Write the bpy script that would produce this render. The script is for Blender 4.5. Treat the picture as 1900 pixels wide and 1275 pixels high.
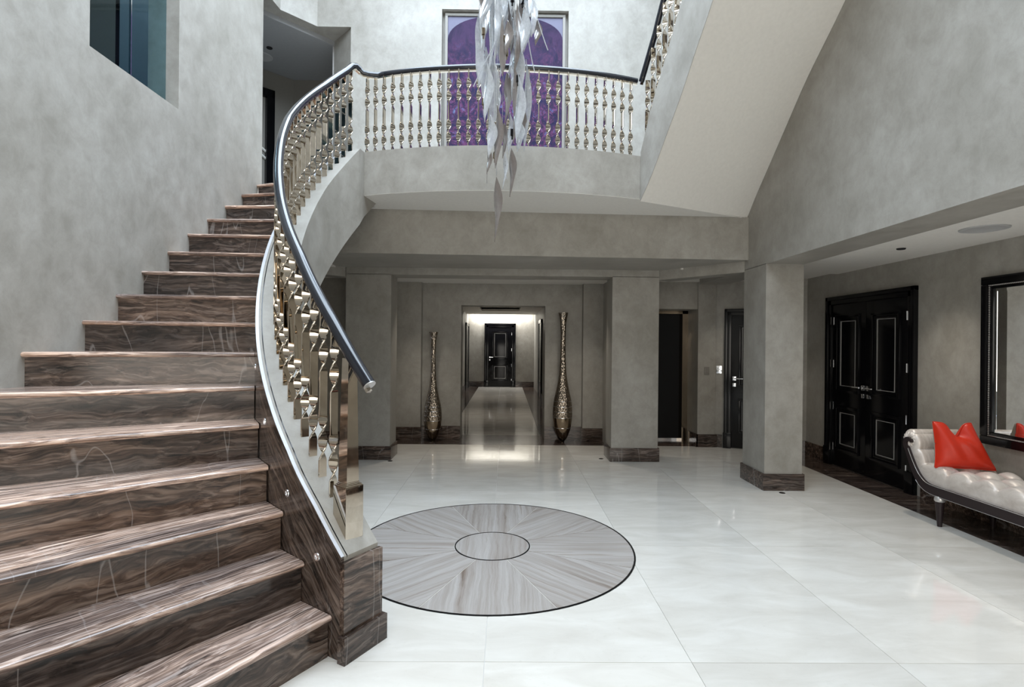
import bpy, bmesh, math, random
from mathutils import Vector, Matrix
from math import sin, cos, pi, radians as RAD
random.seed(4)
sc = bpy.context.scene
for o in list(bpy.data.objects): bpy.data.objects.remove(o)
COL = sc.collection

# ------------------------------------------------ camera, world, lights, exposure
cd = bpy.data.cameras.new('camera'); cam = bpy.data.objects.new('camera', cd); COL.objects.link(cam)
cd.sensor_width = 36; cd.lens = 36 * 1000 / 1900; cd.clip_start = .05; cd.clip_end = 200
cam.matrix_world = (Matrix.Translation((0, 0, 1.6)) @ Matrix.Rotation(RAD(-.6), 4, 'Z')
                    @ Matrix.Rotation(RAD(90), 4, 'X') @ Matrix.Rotation(RAD(.55), 4, 'Z'))
sc.camera = cam
w = bpy.data.worlds.new('world'); sc.world = w; w.use_nodes = True
w.node_tree.nodes['Background'].inputs[0].default_value = (.72, .82, 1, 1)
w.node_tree.nodes['Background'].inputs[1].default_value = 1.0
vs = sc.view_settings
vs.view_transform = 'Standard'; vs.look = 'None'; vs.gamma = 1; vs.use_curve_mapping = False; vs.exposure = 0.0

def area(name, loc, rot, sx, sy, power, col):
    l = bpy.data.lights.new(name, 'AREA'); l.shape = 'RECTANGLE'; l.size = sx; l.size_y = sy
    l.energy = power; l.color = col
    o = bpy.data.objects.new(name, l); COL.objects.link(o); o.location = loc; o.rotation_euler = rot
    return o
area('skylight', (-.1, 3.65, 8.05), (0, 0, 0), 4.75, 6.85, 1100, (.75, .87, 1))
area('front_fill', (.2, -2.7, 2.3), (RAD(90), 0, 0), 5.6, 3.4, 175, (1, .94, .85))  # added fill behind the camera, for assumed windows out of view
area('corridor_cove', (-.19, 19.52, 2.735), (0, 0, 0), 2.2, .2, 62, (1, 1, .97))
area('side_room_fill', (-4.4, 5.0, 6.3), (0, 0, 0), .8, .8, 18, (.8, .92, 1))  # added fill without a fixture, brightens the room behind the glass

for x, y, z, p in ((-1.18, 8.1, 2.57, 9), (.93, 8.1, 2.57, 9), (3.38, 7.80, 2.57, 5), (-3.2, 7.8, 2.57, 2), (3.884, 5.275, 2.55, 8), (3.884, 2.6, 2.55, 10), (-1.1, 12, 2.61, 6), (.7, 12, 2.61, 6), (-1.1, 16, 2.61, 6), (.7, 16, 2.61, 6)):
    l = bpy.data.lights.new('downlight_lamp', 'SPOT'); l.energy = p * 7; l.color = (1, .93, .83); l.spot_size = RAD(97); l.spot_blend = 1; l.shadow_soft_size = .05
    o = bpy.data.objects.new('downlight_lamp', l); COL.objects.link(o); o.location = (x, y, z)
# ------------------------------------------------ materials
class NT:
    def __init__(s, name):
        s.m = bpy.data.materials.new(name); s.m.use_nodes = True; s.t = s.m.node_tree
        s.b = s.t.nodes['Principled BSDF']
    def n(s, ty, **k):
        nd = s.t.nodes.new(ty)
        for a, v in k.items(): setattr(nd, a, v)
        return nd
    def l(s, a, b): s.t.links.new(a, b)
    def noise(s, vec, scale, detail=4, rough=.5, dist=0):
        n = s.n('ShaderNodeTexNoise'); n.inputs['Scale'].default_value = scale
        n.inputs['Detail'].default_value = detail; n.inputs['Roughness'].default_value = rough
        n.inputs['Distortion'].default_value = dist
        if vec is not None: s.l(vec, n.inputs['Vector'])
        return n.outputs['Fac']
    def mapping(s, vec, scale=(1, 1, 1), rot=(0, 0, 0)):
        n = s.n('ShaderNodeMapping'); n.inputs['Scale'].default_value = scale; n.inputs['Rotation'].default_value = rot
        s.l(vec, n.inputs['Vector']); return n.outputs[0]
    def ramp(s, fac, stops, interp='LINEAR'):
        n = s.n('ShaderNodeValToRGB'); n.color_ramp.interpolation = interp
        e = n.color_ramp.elements
        while len(e) < len(stops): e.new(.5)
        for x, (p, c) in zip(e, stops): x.position = p; x.color = (*c, 1) if len(c) == 3 else c
        s.l(fac, n.inputs[0]); return n.outputs[0]
    def mix(s, a, b, fac, mode='MIX'):
        n = s.n('ShaderNodeMix', data_type='RGBA', blend_type=mode)
        for v, i in ((fac, 0), (a, 6), (b, 7)):
            if isinstance(v, (int, float)): n.inputs[i].default_value = v
            elif isinstance(v, tuple): n.inputs[i].default_value = (*v, 1)
            else: s.l(v, n.inputs[i])
        return n.outputs[2]
    def bump(s, h, strength, dist=.01):
        n = s.n('ShaderNodeBump'); n.inputs['Strength'].default_value = strength; n.inputs['Distance'].default_value = dist
        s.l(h, n.inputs['Height']); s.l(n.outputs[0], s.b.inputs['Normal'])
    def pos(s): return s.n('ShaderNodeNewGeometry').outputs['Position']
    def obj(s): return s.n('ShaderNodeTexCoord').outputs['Object']
    def objrand(s, vec):
        r = s.n('ShaderNodeObjectInfo').outputs['Random']
        mu = s.n('ShaderNodeMath', operation='MULTIPLY'); s.l(r, mu.inputs[0]); mu.inputs[1].default_value = 37.
        cx = s.n('ShaderNodeCombineXYZ')
        for i in range(3): s.l(mu.outputs[0], cx.inputs[i])
        a = s.n('ShaderNodeVectorMath', operation='ADD'); s.l(vec, a.inputs[0]); s.l(cx.outputs[0], a.inputs[1])
        return a.outputs[0]
def srgb(r, g, b):
    f = lambda c: c / 12.92 if c <= .04045 else ((c + .055) / 1.055) ** 2.4
    return tuple(f(v / 255) for v in (r, g, b))
def plain(name, col, rough=.5, metal=0, coat=0, spec=.5):
    t = NT(name); t.b.inputs['Base Color'].default_value = (*col, 1); t.b.inputs['Roughness'].default_value = rough
    t.b.inputs['Metallic'].default_value = metal; t.b.inputs['Coat Weight'].default_value = coat
    t.b.inputs['Specular IOR Level'].default_value = spec
    p = t.obj(); n = t.noise(p, 30, 3)
    c = t.mix(tuple(v * .93 for v in col), tuple(min(1, v * 1.06) for v in col), n); t.l(c, t.b.inputs['Base Color'])
    return t.m

def plaster():
    t = NT('venetian_plaster'); p = t.pos()
    a = t.noise(p, 1.6, 9, .66, .25); b = t.noise(t.mapping(p, (1, 1, .8), (.5, .6, .4)), 7, 9, .74, .35)
    base = t.ramp(a, [(.3, srgb(160, 157, 150)), (.5, srgb(172, 169, 163)), (.7, srgb(184, 182, 177))])
    vein = t.ramp(b, [(.38, (.88, .875, .865)), (.52, (1, 1, 1)), (.66, (1.1, 1.1, 1.11))])
    t.l(t.mix(t.mix(base, vein, .95, 'MULTIPLY'), (.785, .77, .745), 1., 'MULTIPLY'), t.b.inputs['Base Color'])
    t.l(t.ramp(b, [(.3, (.36,) * 3), (.7, (.56,) * 3)]), t.b.inputs['Roughness'])
    t.b.inputs['Specular IOR Level'].default_value = .35
    t.bump(b, .06, .01); return t.m
def marble(name='dark_brown_marble', gain=.68, crack=.3, uv=False, fine=1.):
    t = NT(name); p = t.objrand(t.n('ShaderNodeTexCoord').outputs['UV'] if uv else t.obj())
    warp = t.n('ShaderNodeTexNoise'); warp.inputs['Scale'].default_value = 2.2; warp.inputs['Detail'].default_value = 3
    t.l(t.mapping(p, (.8, 1.6, 1.6)), warp.inputs['Vector'])
    ad = t.n('ShaderNodeVectorMath', operation='MULTIPLY_ADD'); t.l(warp.outputs['Color'], ad.inputs[0])
    ad.inputs[1].default_value = (.0, .22 / fine ** 1.3, .22 / fine ** 1.3); t.l(p, ad.inputs[2]); q = ad.outputs[0]
    a = t.noise(t.mapping(q, (.5 / fine, 8 * fine, 8 * fine)), 2.0, 9, .62, .25)
    b = t.noise(t.mapping(q, (1.1 / fine, 24 * fine, 24 * fine)), 2.0, 6, .6, .5)
    big = t.noise(t.mapping(q, (.5, 2.2, 2.2)), 1.6, 3, .5, .6)
    c1 = t.ramp(a, [(.30, srgb(18, 16, 16)), (.41, srgb(48, 41, 38)), (.47, srgb(98, 83, 75)), (.52, srgb(60, 51, 47)), (.58, srgb(108, 92, 82)), (.70, srgb(160, 144, 134))])
    c2 = t.ramp(b, [(.38, srgb(14, 13, 14)), (.5, srgb(96, 83, 76)), (.64, srgb(184, 172, 165))])
    c = t.mix(c1, c2, .36)
    c = t.mix(c, t.ramp(big, [(.35, (.42, .42, .44)), (.5, (1, .94, .88)), (.66, (1.25, 1.2, 1.16))]), .8, 'MULTIPLY')
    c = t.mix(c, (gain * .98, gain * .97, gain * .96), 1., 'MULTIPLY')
    orr = t.n('ShaderNodeObjectInfo').outputs['Random']; c = t.mix(c, t.ramp(orr, [(0, (.72, .73, .76)), (.5, (1, 1, 1)), (1, (1.3, 1.22, 1.15))]), 1., 'MULTIPLY')
    cr = t.noise(t.mapping(p, (2.2, .5, .5), (0, 0, .2)), .8, 4, .5, .4)
    c = t.mix(c, srgb(190, 185, 182), t.ramp(cr, [(.498, (0,) * 3), (.5, (crack,) * 3), (.502, (0,) * 3)]))
    t.l(c, t.b.inputs['Base Color']); t.b.inputs['Roughness'].default_value = .13
    t.bump(b, .03, .004); return t.m
def limestone():
    t = NT('pale_limestone'); p = t.objrand(t.obj())
    oc = t.n('ShaderNodeObjectInfo').outputs['Color']
    a = t.noise(t.mapping(p, (.8, 2.2, 1)), 2.4, 8, .6, .6); b = t.noise(p, 26, 4, .7)
    c = t.ramp(a, [(.3, srgb(202, 196, 187)), (.55, srgb(213, 208, 200)), (.72, srgb(221, 217, 210))])
    c = t.mix(c, t.ramp(b, [(.28, (.9, .9, .88)), (.4, (1, 1, 1))]), .5, 'MULTIPLY')
    t.l(t.mix(c, oc, 1., 'MULTIPLY'), t.b.inputs['Base Color'])
    t.l(t.ramp(a, [(.3, (.035,) * 3), (.7, (.07,) * 3)]), t.b.inputs['Roughness'])
    t.b.inputs['Specular IOR Level'].default_value = .5
    return t.m
def vein_stone():
    t = NT('striped_grey_stone'); p = t.objrand(t.obj())
    wn = t.n('ShaderNodeTexNoise'); wn.inputs['Scale'].default_value = 5; wn.inputs['Detail'].default_value = 4
    t.l(p, wn.inputs['Vector'])
    ad = t.n('ShaderNodeVectorMath', operation='MULTIPLY_ADD'); t.l(wn.outputs['Color'], ad.inputs[0])
    ad.inputs[1].default_value = (.035, 0, 0); t.l(p, ad.inputs[2]); q = ad.outputs[0]
    a = t.noise(t.mapping(q, (11, .35, 1)), 1, 7, .72); b = t.noise(t.mapping(q, (60, 1.2, 1)), 1, 3, .6)
    c = t.ramp(a, [(.30, srgb(122, 110, 102)), (.38, srgb(156, 149, 144)), (.5, srgb(170, 166, 163)), (.60, srgb(180, 177, 175)), (.66, srgb(150, 141, 134)), (.72, srgb(184, 182, 180))])
    c = t.mix(c, t.ramp(b, [(.3, (.8, .78, .76)), (.55, (1, 1, 1))]), .7, 'MULTIPLY')
    t.l(t.mix(c, (.92, .885, .85), 1., 'MULTIPLY'), t.b.inputs['Base Color']); t.b.inputs['Roughness'].default_value = .14; return t.m
def satin():
    t = NT('champagne_satin'); p = t.obj()
    a = t.noise(t.mapping(p, (14, 3, 3)), 2, 5, .6, 1.)
    c = t.ramp(a, [(.3, srgb(196, 184, 174)), (.7, srgb(228, 219, 211))]); t.l(c, t.b.inputs['Base Color'])
    t.b.inputs['Roughness'].default_value = .4; t.b.inputs['Metallic'].default_value = .25
    t.b.inputs['Sheen Weight'].default_value = .3; t.bump(a, .25, .01); return t.m
def hammered():
    t = NT('hammered_nickel'); p = t.obj()
    v = t.n('ShaderNodeTexVoronoi'); v.inputs['Scale'].default_value = 58; t.l(t.mapping(p, (1, 1, .5)), v.inputs['Vector'])
    t.b.inputs['Base Color'].default_value = (*srgb(172, 160, 146), 1); t.b.inputs['Metallic'].default_value = 1
    t.b.inputs['Roughness'].default_value = .2; t.bump(v.outputs['Distance'], .7, .01); return t.m
def painting():
    t = NT('purple_abstract_paint'); p = t.obj()
    q = t.mapping(p, (1, 1, .8), (0, .25, 0))
    a = t.noise(q, 1.5, 6, .6, 1.6); b = t.noise(q, 4.2, 10, .72, 2.4); d = t.noise(q, 9, 6, .7, 3.)
    c = t.ramp(a, [(.3, srgb(38, 30, 56)), (.48, srgb(60, 44, 72)), (.58, srgb(78, 52, 84)), (.7, srgb(54, 38, 66))])
    strokes = t.ramp(b, [(.40, srgb(34, 36, 74)), (.48, srgb(66, 46, 78)), (.56, srgb(124, 62, 98)), (.64, srgb(92, 104, 150)), (.7, srgb(150, 144, 160))])
    sx = t.n('ShaderNodeSeparateXYZ'); t.l(p, sx.inputs[0])
    lo = t.n('ShaderNodeMapRange'); t.l(sx.outputs[2], lo.inputs[0]); lo.inputs[1].default_value = 2.8; lo.inputs[2].default_value = 1.9
    mm = t.n('ShaderNodeMath', operation='MULTIPLY'); t.l(lo.outputs[0], mm.inputs[0])
    t.l(t.ramp(d, [(.40, (0,) * 3), (.52, (1,) * 3)]), mm.inputs[1])
    t.l(t.mix(t.mix(c, strokes, mm.outputs[0]), (.58, .70, .74), 1., 'MULTIPLY'), t.b.inputs['Base Color']); t.b.inputs['Roughness'].default_value = .6; t.b.inputs['Specular IOR Level'].default_value = .12
    t.bump(b, .2, .01); return t.m
def leafglass(name, col, tr, rough=.12, grain=120):
    t = NT(name); p = t.obj()
    nt = t.t; out = nt.nodes['Material Output']
    g = t.n('ShaderNodeBsdfGlossy'); g.inputs['Roughness'].default_value = .08; g.inputs['Color'].default_value = (1, 1, 1, 1)
    T = t.n('ShaderNodeBsdfTransparent'); T.inputs['Color'].default_value = (.95, .97, 1, 1)
    s = t.noise(t.mapping(p, (1, 1, .4)), grain, 3, .6); n2 = t.noise(p, 9, 4, .6)
    cc = t.mix(tuple(v * .7 for v in col), tuple(min(1, v * 1.15) for v in col), s)
    t.l(cc, t.b.inputs['Base Color']); t.b.inputs['Roughness'].default_value = rough
    m1 = t.n('ShaderNodeMixShader'); t.l(t.ramp(n2, [(.35, (tr - .15,) * 3), (.65, (tr + .12,) * 3)]), m1.inputs[0])
    t.l(t.b.outputs[0], m1.inputs[1]); t.l(T.outputs[0], m1.inputs[2])
    lw = t.n('ShaderNodeLayerWeight'); lw.inputs[0].default_value = .22
    m2 = t.n('ShaderNodeMixShader'); t.l(lw.outputs['Facing'], m2.inputs[0]); t.l(m1.outputs[0], m2.inputs[1]); t.l(g.outputs[0], m2.inputs[2])
    t.l(m2.outputs[0], out.inputs[0]); return t.m
def pane_glass():
    t = NT('tinted_glass'); out = t.t.nodes['Material Output']
    g = t.n('ShaderNodeBsdfGlossy'); g.inputs['Roughness'].default_value = .02
    T = t.n('ShaderNodeBsdfTransparent'); T.inputs['Color'].default_value = (.72, .82, .85, 1)
    lw = t.n('ShaderNodeLayerWeight'); lw.inputs[0].default_value = .25
    m2 = t.n('ShaderNodeMixShader'); fm = t.n('ShaderNodeMath', operation='MULTIPLY'); fm.inputs[1].default_value = .05; t.l(lw.outputs['Facing'], fm.inputs[0]); t.l(fm.outputs[0], m2.inputs[0]); t.l(T.outputs[0], m2.inputs[1]); t.l(g.outputs[0], m2.inputs[2])
    t.l(m2.outputs[0], out.inputs[0]); return t.m
PL = plaster(); MB_ = marble(); MBT = marble('lit_brown_marble_tread', 3.1, .15, False, 1.7); MBU = marble('brown_marble_string_lining', .7, .2, True); LS = limestone(); VS = vein_stone(); SAT = satin(); HAM = hammered(); PAINT = painting()  # tread marble is the same stone lightened, sky reflection put into its colour
WHITE = plain('white_ceiling_paint', srgb(226, 223, 217), .75, spec=.2); EDGE = plain('pale_edge_stone', srgb(196, 198, 204), .25)
NICK = plain('polished_nickel', srgb(198, 188, 174), .05, 1)
CHROME = plain('bright_chrome', (.86, .87, .9), .08, 1)
BLACK = plain('black_lacquer', (.004, .004, .005), .12, 0, 0, spec=.3)
RAILB = plain('black_lacquer_handrail', (.010, .012, .018), .13, 0, 0, spec=.6)
DWOOD = plain('dark_espresso_wood', srgb(42, 33, 34), .35, 0, 0, spec=.3)
DARK = plain('painted_void_black', (.004, .004, .005), .8)  # near-black standing in for dark interiors of openings, also on downlight rims
RED = plain('scarlet_silk', srgb(206, 44, 14), .45, 0, 0)
BEIGE = plain('beige_linen', srgb(170, 158, 146), .7)
BASE = plain('grout', srgb(226, 224, 220), .5)
SILV = plain('silver_inlay', srgb(200, 198, 196), .3, .6)
BEAD = plain('beaded_silver', srgb(190, 186, 184), .25, .9)
MIRR = plain('mirror_glass', (.93, .94, .95), .01, 1)
CLEAR = leafglass('clear_twisted_glass', srgb(200, 203, 206), .44)
SMOKE = leafglass('smoky_mesh_glass', srgb(120, 111, 106), .12, .3, 300)
GLASS = pane_glass()
RM = plain('blue_grey_room_paint', srgb(120, 136, 146), .6)
PAPER = plain('dimmed_inner_plaster', srgb(128, 124, 117), .5); SHADEC = plain('shaded_landing_ceiling', srgb(150, 151, 152), .7)  # low light of the landing put into darker ceiling and plaster colours
GRILLE = plain('speaker_grille', srgb(176, 176, 176), .6)
BRONZE = plain('smooth_bronze_nickel', srgb(150, 136, 118), .16, 1)

# ------------------------------------------------ mesh helpers
def link(name, bm, mat, parent=None, smooth=True, ang=32, mat2=None):
    bmesh.ops.recalc_face_normals(bm, faces=bm.faces)
    if smooth:
        for f in bm.faces: f.smooth = True
        for e in bm.edges:
            if len(e.link_faces) == 2 and e.calc_face_angle(0) > RAD(ang): e.smooth = False
    me = bpy.data.meshes.new(name); bm.to_mesh(me); bm.free()
    me.materials.append(mat)
    o = bpy.data.objects.new(name, me); COL.objects.link(o)
    if parent is not None: o.parent = parent
    return o
def box(bm, x0, x1, y0, y1, z0, z1, bev=0):
    v = [bm.verts.new((x, y, z)) for x in (x0, x1) for y in (y0, y1) for z in (z0, z1)]
    fs = []
    for q in ((0, 1, 3, 2), (4, 6, 7, 5), (0, 4, 5, 1), (2, 3, 7, 6), (0, 2, 6, 4), (1, 5, 7, 3)):
        fs.append(bm.faces.new([v[i] for i in q]))
    if bev:
        bmesh.ops.bevel(bm, geom=list({e for f in fs for e in f.edges}), offset=bev, segments=2, profile=.7, affect='EDGES')
def prism(bm, pts, z0, z1):
    """vertical prism over polygon pts; z0/z1 numbers or lists"""
    n = len(pts)
    a = z0 if hasattr(z0, '__len__') else [z0] * n; b = z1 if hasattr(z1, '__len__') else [z1] * n
    lo = [bm.verts.new((p[0], p[1], a[i])) for i, p in enumerate(pts)]
    hi = [bm.verts.new((p[0], p[1], b[i])) for i, p in enumerate(pts)]
    bm.faces.new(lo[::-1]); bm.faces.new(hi)
    for i in range(n):
        j = (i + 1) % n; bm.faces.new((lo[i], lo[j], hi[j], hi[i]))
def loft(bm, rings, closed=True, caps=True):
    R = [[bm.verts.new(p) for p in r] for r in rings]
    n = len(R[0])
    for a, b in zip(R, R[1:]):
        for i in range(n if closed else n - 1):
            j = (i + 1) % n; bm.faces.new((a[i], a[j], b[j], b[i]))
    if caps and closed: bm.faces.new(R[0][::-1]); bm.faces.new(R[-1])
def tube(bm, path, r, seg=10, up=Vector((0, 0, 1)), sx=1, sz=1, caps=True, off=(0, 0)):
    path = [Vector(p) for p in path]; rings = []
    for i, p in enumerate(path):
        t = (path[min(i + 1, len(path) - 1)] - path[max(i - 1, 0)]).normalized()
        s = t.cross(up)
        if s.length < 1e-3: s = t.cross(Vector((1, 0, 0)))
        s.normalize(); u = s.cross(t)
        rr = r[i] if hasattr(r, '__len__') else r
        rings.append([p + s * (off[0] + cos(a) * rr * sx) + u * (off[1] + sin(a) * rr * sz) for a in [2 * pi * k / seg + pi / seg for k in range(seg)]])
    loft(bm, rings, True, caps)
def lathe(bm, prof, seg=32, c=(0, 0, 0), cap=True):
    rings = [[(c[0] + r * cos(2 * pi * k / seg), c[1] + r * sin(2 * pi * k / seg), c[2] + z) for k in range(seg)] for r, z in prof]
    loft(bm, rings, True, cap)
def cyl(bm, c, r, h, seg=20): lathe(bm, [(r, 0), (r, h)], seg, c)
def new(): return bmesh.new()
def boxes(name, lst, mat, parent=None, bev=0):
    bm = new()
    for b in lst: box(bm, *b, bev=bev)
    return link(name, bm, mat, parent, smooth=bev > 0)
def empty(name, loc=(0, 0, 0), rz=0, parent=None):
    o = bpy.data.objects.new(name, None); o.location = loc; o.rotation_euler = (0, 0, rz); o.empty_display_size = .1
    COL.objects.link(o); o.parent = parent; return o
def tag(o, label, cat, group=None):
    o['label'] = label; o['category'] = cat
    if group: o['group'] = group
    return o
def struct(o): o['kind'] = 'structure'; return o
def lerp(x, xs, ys):
    if (xs[0] > xs[-1]): xs = xs[::-1]; ys = ys[::-1]
    if x <= xs[0]: return ys[0] + (ys[1] - ys[0]) / (xs[1] - xs[0]) * (x - xs[0])
    if x >= xs[-1]: return ys[-1] + (ys[-1] - ys[-2]) / (xs[-1] - xs[-2]) * (x - xs[-1])
    for i in range(len(xs) - 1):
        if xs[i] <= x <= xs[i + 1]: return ys[i] + (ys[i + 1] - ys[i]) * (x - xs[i]) / (xs[i + 1] - xs[i])
def ringframe(bm, x0, x1, z0, z1, t, y0, y1, bev=0):
    box(bm, x0, x1, y0, y1, z1 - t, z1, bev); box(bm, x0, x1, y0, y1, z0, z0 + t, bev)
    box(bm, x0, x0 + t, y0, y1, z0 + t, z1 - t, bev); box(bm, x1 - t, x1, y0, y1, z0 + t, z1 - t, bev)

CX, CY = .37, 4.68                       # centre of the curved flight
WL, WR, AR = -3.0, 2.87, 4.45            # left wall, right upper wall, aisle wall

# ------------------------------------------------ floor
fl = struct(boxes('floor', [(-4.6, 4.6, -3, 9.4, -.12, -.006), (-1.5, 1.2, 9.4, 20, -.12, -.006)], BASE))
XJ = [-4.275 + 1.045 * k for k in range(9)]; YJ = [-3.582 + 1.572 * k for k in range(9)]
tilemesh = {}
def tile(x0, x1, y0, y1, v, mat=LS, name='floor_tile'):
    g = .0012; w_, h_ = round(x1 - x0 - 2 * g, 4), round(y1 - y0 - 2 * g, 4)
    if w_ < .02 or h_ < .02: return
    k = (w_, h_, mat.name)
    if k not in tilemesh:
        bm = new(); box(bm, -w_ / 2, w_ / 2, -h_ / 2, h_ / 2, -.012, 0)
        o = link(name, bm, mat, fl, smooth=False); tilemesh[k] = o.data
    else:
        o = bpy.data.objects.new(name, tilemesh[k]); COL.objects.link(o); o.parent = fl
    o.location = ((x0 + x1) / 2, (y0 + y1) / 2, 0); o.color = (v, v * .998, v * .99, 1)
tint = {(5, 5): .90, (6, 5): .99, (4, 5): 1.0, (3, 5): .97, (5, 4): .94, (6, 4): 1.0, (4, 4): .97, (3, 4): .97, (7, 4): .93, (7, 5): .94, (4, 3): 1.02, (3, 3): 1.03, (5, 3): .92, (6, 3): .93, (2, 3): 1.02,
        (2, 6): .93, (3, 6): .90, (4, 6): .90, (5, 6): .88, (6, 6): .92, (7, 6): .93}  # back row darker, mostly shade put into the tile colour
XJ2 = [-4.275 + 1.045 * k for k in range(9)]
for i in range(8):
    for j in range(8):
        x0, x1 = XJ[i], min(XJ[i + 1], 3.99); y0, y1 = max(YJ[j], -2.9), min(YJ[j + 1], 8.5)
        if x1 <= x0 or y1 <= y0: continue
        v = tint.get((i, j - 0), 1 - .05 * random.random())
        tile(x0, x1, y0, y1, v)
# dark borders: centre bay, aisle wall, corridor sides
for a in [(-4.275, 1.6, 8.5, 9.12), (1.6, 4.45, 8.5, 9.4), (-.78, .67, 9.12, 9.4)]: tile(*a, 1, MB_, 'border_slab')
for k in range(12):
    y0 = -2.9 + k * .95; tile(3.99, 4.45, y0, min(y0 + .95, 8.5), 1, MB_, 'border_slab')
for k in range(11):
    y0 = 9.4 + k * .97; y1 = min(y0 + .97, 19.77)
    tile(-1.4, -1.0, y0, y1, 1, MB_, 'border_slab'); tile(.6, 1.02, y0, y1, 1, MB_, 'border_slab')
    tile(-1.0, -.2, y0, y1, .97); tile(-.2, .6, y0, y1, .99)
# medallion
med = empty('medallion', (-.095, 4.262, 0), 0, fl)
def sector_mesh(r0, r1, half, n=14):
    bm = new(); g = .0035
    pts = []
    for k in range(n + 1):
        a = -half + 2 * half * k / n; pts.append((r1 * sin(a), r1 * cos(a)))
    for k in range(n, -1, -1):
        a = -half + 2 * half * k / n; pts.append((r0 * sin(a), r0 * cos(a)))
    # thin joint: shrink sideways
    pts = [(x - (g if x > 0 else -g) * (1 if abs(abs(math.atan2(x, y)) - half) < 1e-4 else 0), y) for x, y in pts]
    prism(bm, pts, -.001, .003); return bm
wb = sector_mesh(.302, 1.09, RAD(22.5))
w0 = link('wedge', wb, VS, med, smooth=False)
for k in range(1, 8):
    o = bpy.data.objects.new('wedge', w0.data); COL.objects.link(o); o.parent = med; o.rotation_euler = (0, 0, k * pi / 4)
bm = new(); lathe(bm, [(.286, -.001), (.286, .003)], 48); link('centre_disc', bm, VS, med, smooth=False)
for r0, r1 in ((.288, .298), (1.092, 1.106)):
    bm = new(); n = 96
    loft(bm, [[(r * cos(2 * pi * k / n), r * sin(2 * pi * k / n), z) for r, z in ((r0, 0), (r1, 0), (r1, .0035), (r0, .0035))] for k in range(n)] , True, False)
    bm.verts.ensure_lookup_table()
    L = len(bm.verts)
    for i in range(4):
        j = (i + 1) % 4; bm.faces.new((bm.verts[L - 4 + i], bm.verts[L - 4 + j], bm.verts[j], bm.verts[i]))
    link('inlay_ring', bm, BLACK, med)

# ------------------------------------------------ walls
# left wall (with the glazed opening above the flight)
wl = struct(boxes('wall_left', [(-3.28, -3, -3.2, 3.885, 0, 8.3), (-3.28, -3, 4.93, 6.6, 0, 8.3), (-3.28, -3, 3.885, 4.93, 0, 3.70), (-3.28, -3, 3.885, 4.93, 6.2, 8.3)], PL))
# room behind that opening
struct(boxes('wall_inner_room', [(-5.6, -5.5, 3.0, 6.6, 3.4, 6.4), (-5.5, -3.28, 6.5, 6.6, 3.4, 6.4), (-5.6, -3.28, 2.9, 3.0, 3.4, 6.4), (-5.6, -3.28, 2.9, 6.6, 3.3, 3.4), (-5.6, -3.28, 2.9, 6.6, 6.35, 6.45), (-4.45, -3.9, 6.2, 6.5, 3.4, 6.35), (-4.12, -3.28, 6.1, 6.5, 3.4, 6.35)], RM))
wd = struct(empty('window_1', (-3.12, 0, 0)))
boxes('pane', [(-.006, .006, 3.89, 4.465, 3.70, 6.2)], GLASS, wd); boxes('pane', [(-.006, .006, 4.475, 4.925, 3.70, 6.2)], GLASS, wd)
boxes('pane_joint', [(-.009, .009, 4.466, 4.474, 3.70, 6.2)], CHROME, wd)
dk = struct(empty('door_4', (-5.0, 6.5, 3.4)))
boxes('door_leaf', [(-.45, .33, -.03, 0, 0, 2.28)], DARK, dk); boxes('door_frame', [(.33, .38, -.06, 0, 0, 2.34), (-.5, .38, -.06, 0, 2.28, 2.34)], BLACK, dk)  # black leaf put in for the dark opening behind the glass
# back wall of the gallery, niche for painting
struct(boxes('wall_gallery_back', [(-2.344, -1.0, 8.0, 8.3, 3.45, 8.3), (.88, 3.2, 8.0, 8.3, 3.45, 8.3), (-1.0, .88, 8.0, 8.3, 6.55, 8.3), (-1.0, .88, 8.12, 8.3, 3.45, 6.55),
        ], PL))
bm = new()
prism(bm, [(-2.344, 8.02), (-2.344, 8.3), (-2.62, 8.5), (-2.72, 8.40)], 3.45, 6.26)          # splayed jamb
prism(bm, [(-2.344, 8.0), (-2.84, 8.0), (-3.22, 7.61), (-3.24, 7.39), (-3.28, 6.6), (-3.9, 6.6), (-3.9, 7.2), (-2.72, 8.42), (-2.5, 8.3), (-2.344, 8.3)], 6.262, 8.3)
struct(link('wall_gallery_splay', bm, PL, smooth=False))
struct(boxes('trim_1', [(-2.74, -2.715, 8.40, 8.44, 3.45, 6.26)], SILV))
# landing passage beyond
bm = new(); prism(bm, [(-2.70, 8.40), (-3.87, 7.19), (-3.87, 6.6), (-6.2, 6.6), (-6.2, 9.8), (-2.4, 9.8), (-2.4, 8.40)], 6.19, 6.31); struct(link('ceiling_landing', bm, SHADEC, smooth=False))
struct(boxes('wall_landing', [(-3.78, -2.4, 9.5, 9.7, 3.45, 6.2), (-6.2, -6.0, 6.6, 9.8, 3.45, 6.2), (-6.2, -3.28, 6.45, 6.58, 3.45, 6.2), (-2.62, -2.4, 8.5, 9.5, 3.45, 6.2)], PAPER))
bm = new(); d = Vector((-.70, -.71, 0)); a = Vector((-3.78, 9.5, 0)); nrm = Vector((-.71, .70, 0)) * .15
for s0, s1, z0, z1 in ((0, .35, 3.45, 6.2), (1.45, 3.2, 3.45, 6.2), (.35, 1.45, 5.85, 6.2)):
    p, q = a + d * s0, a + d * s1
    prism(bm, [p[:2], q[:2], (q + nrm)[:2], (p + nrm)[:2]], z0, z1)
struct(link('wall_landing_splay', bm, PAPER, smooth=False))
dl = struct(empty('door_5', (a + d * .35)[:2] + (3.47,), math.atan2(d.y, d.x)))
boxes('door_frame', [(0, .13, -.03, .08, 0, 2.38), (.97, 1.1, -.03, .08, 0, 2.38), (0, 1.1, -.03, .08, 2.25, 2.38)], BLACK, dl)
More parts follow.
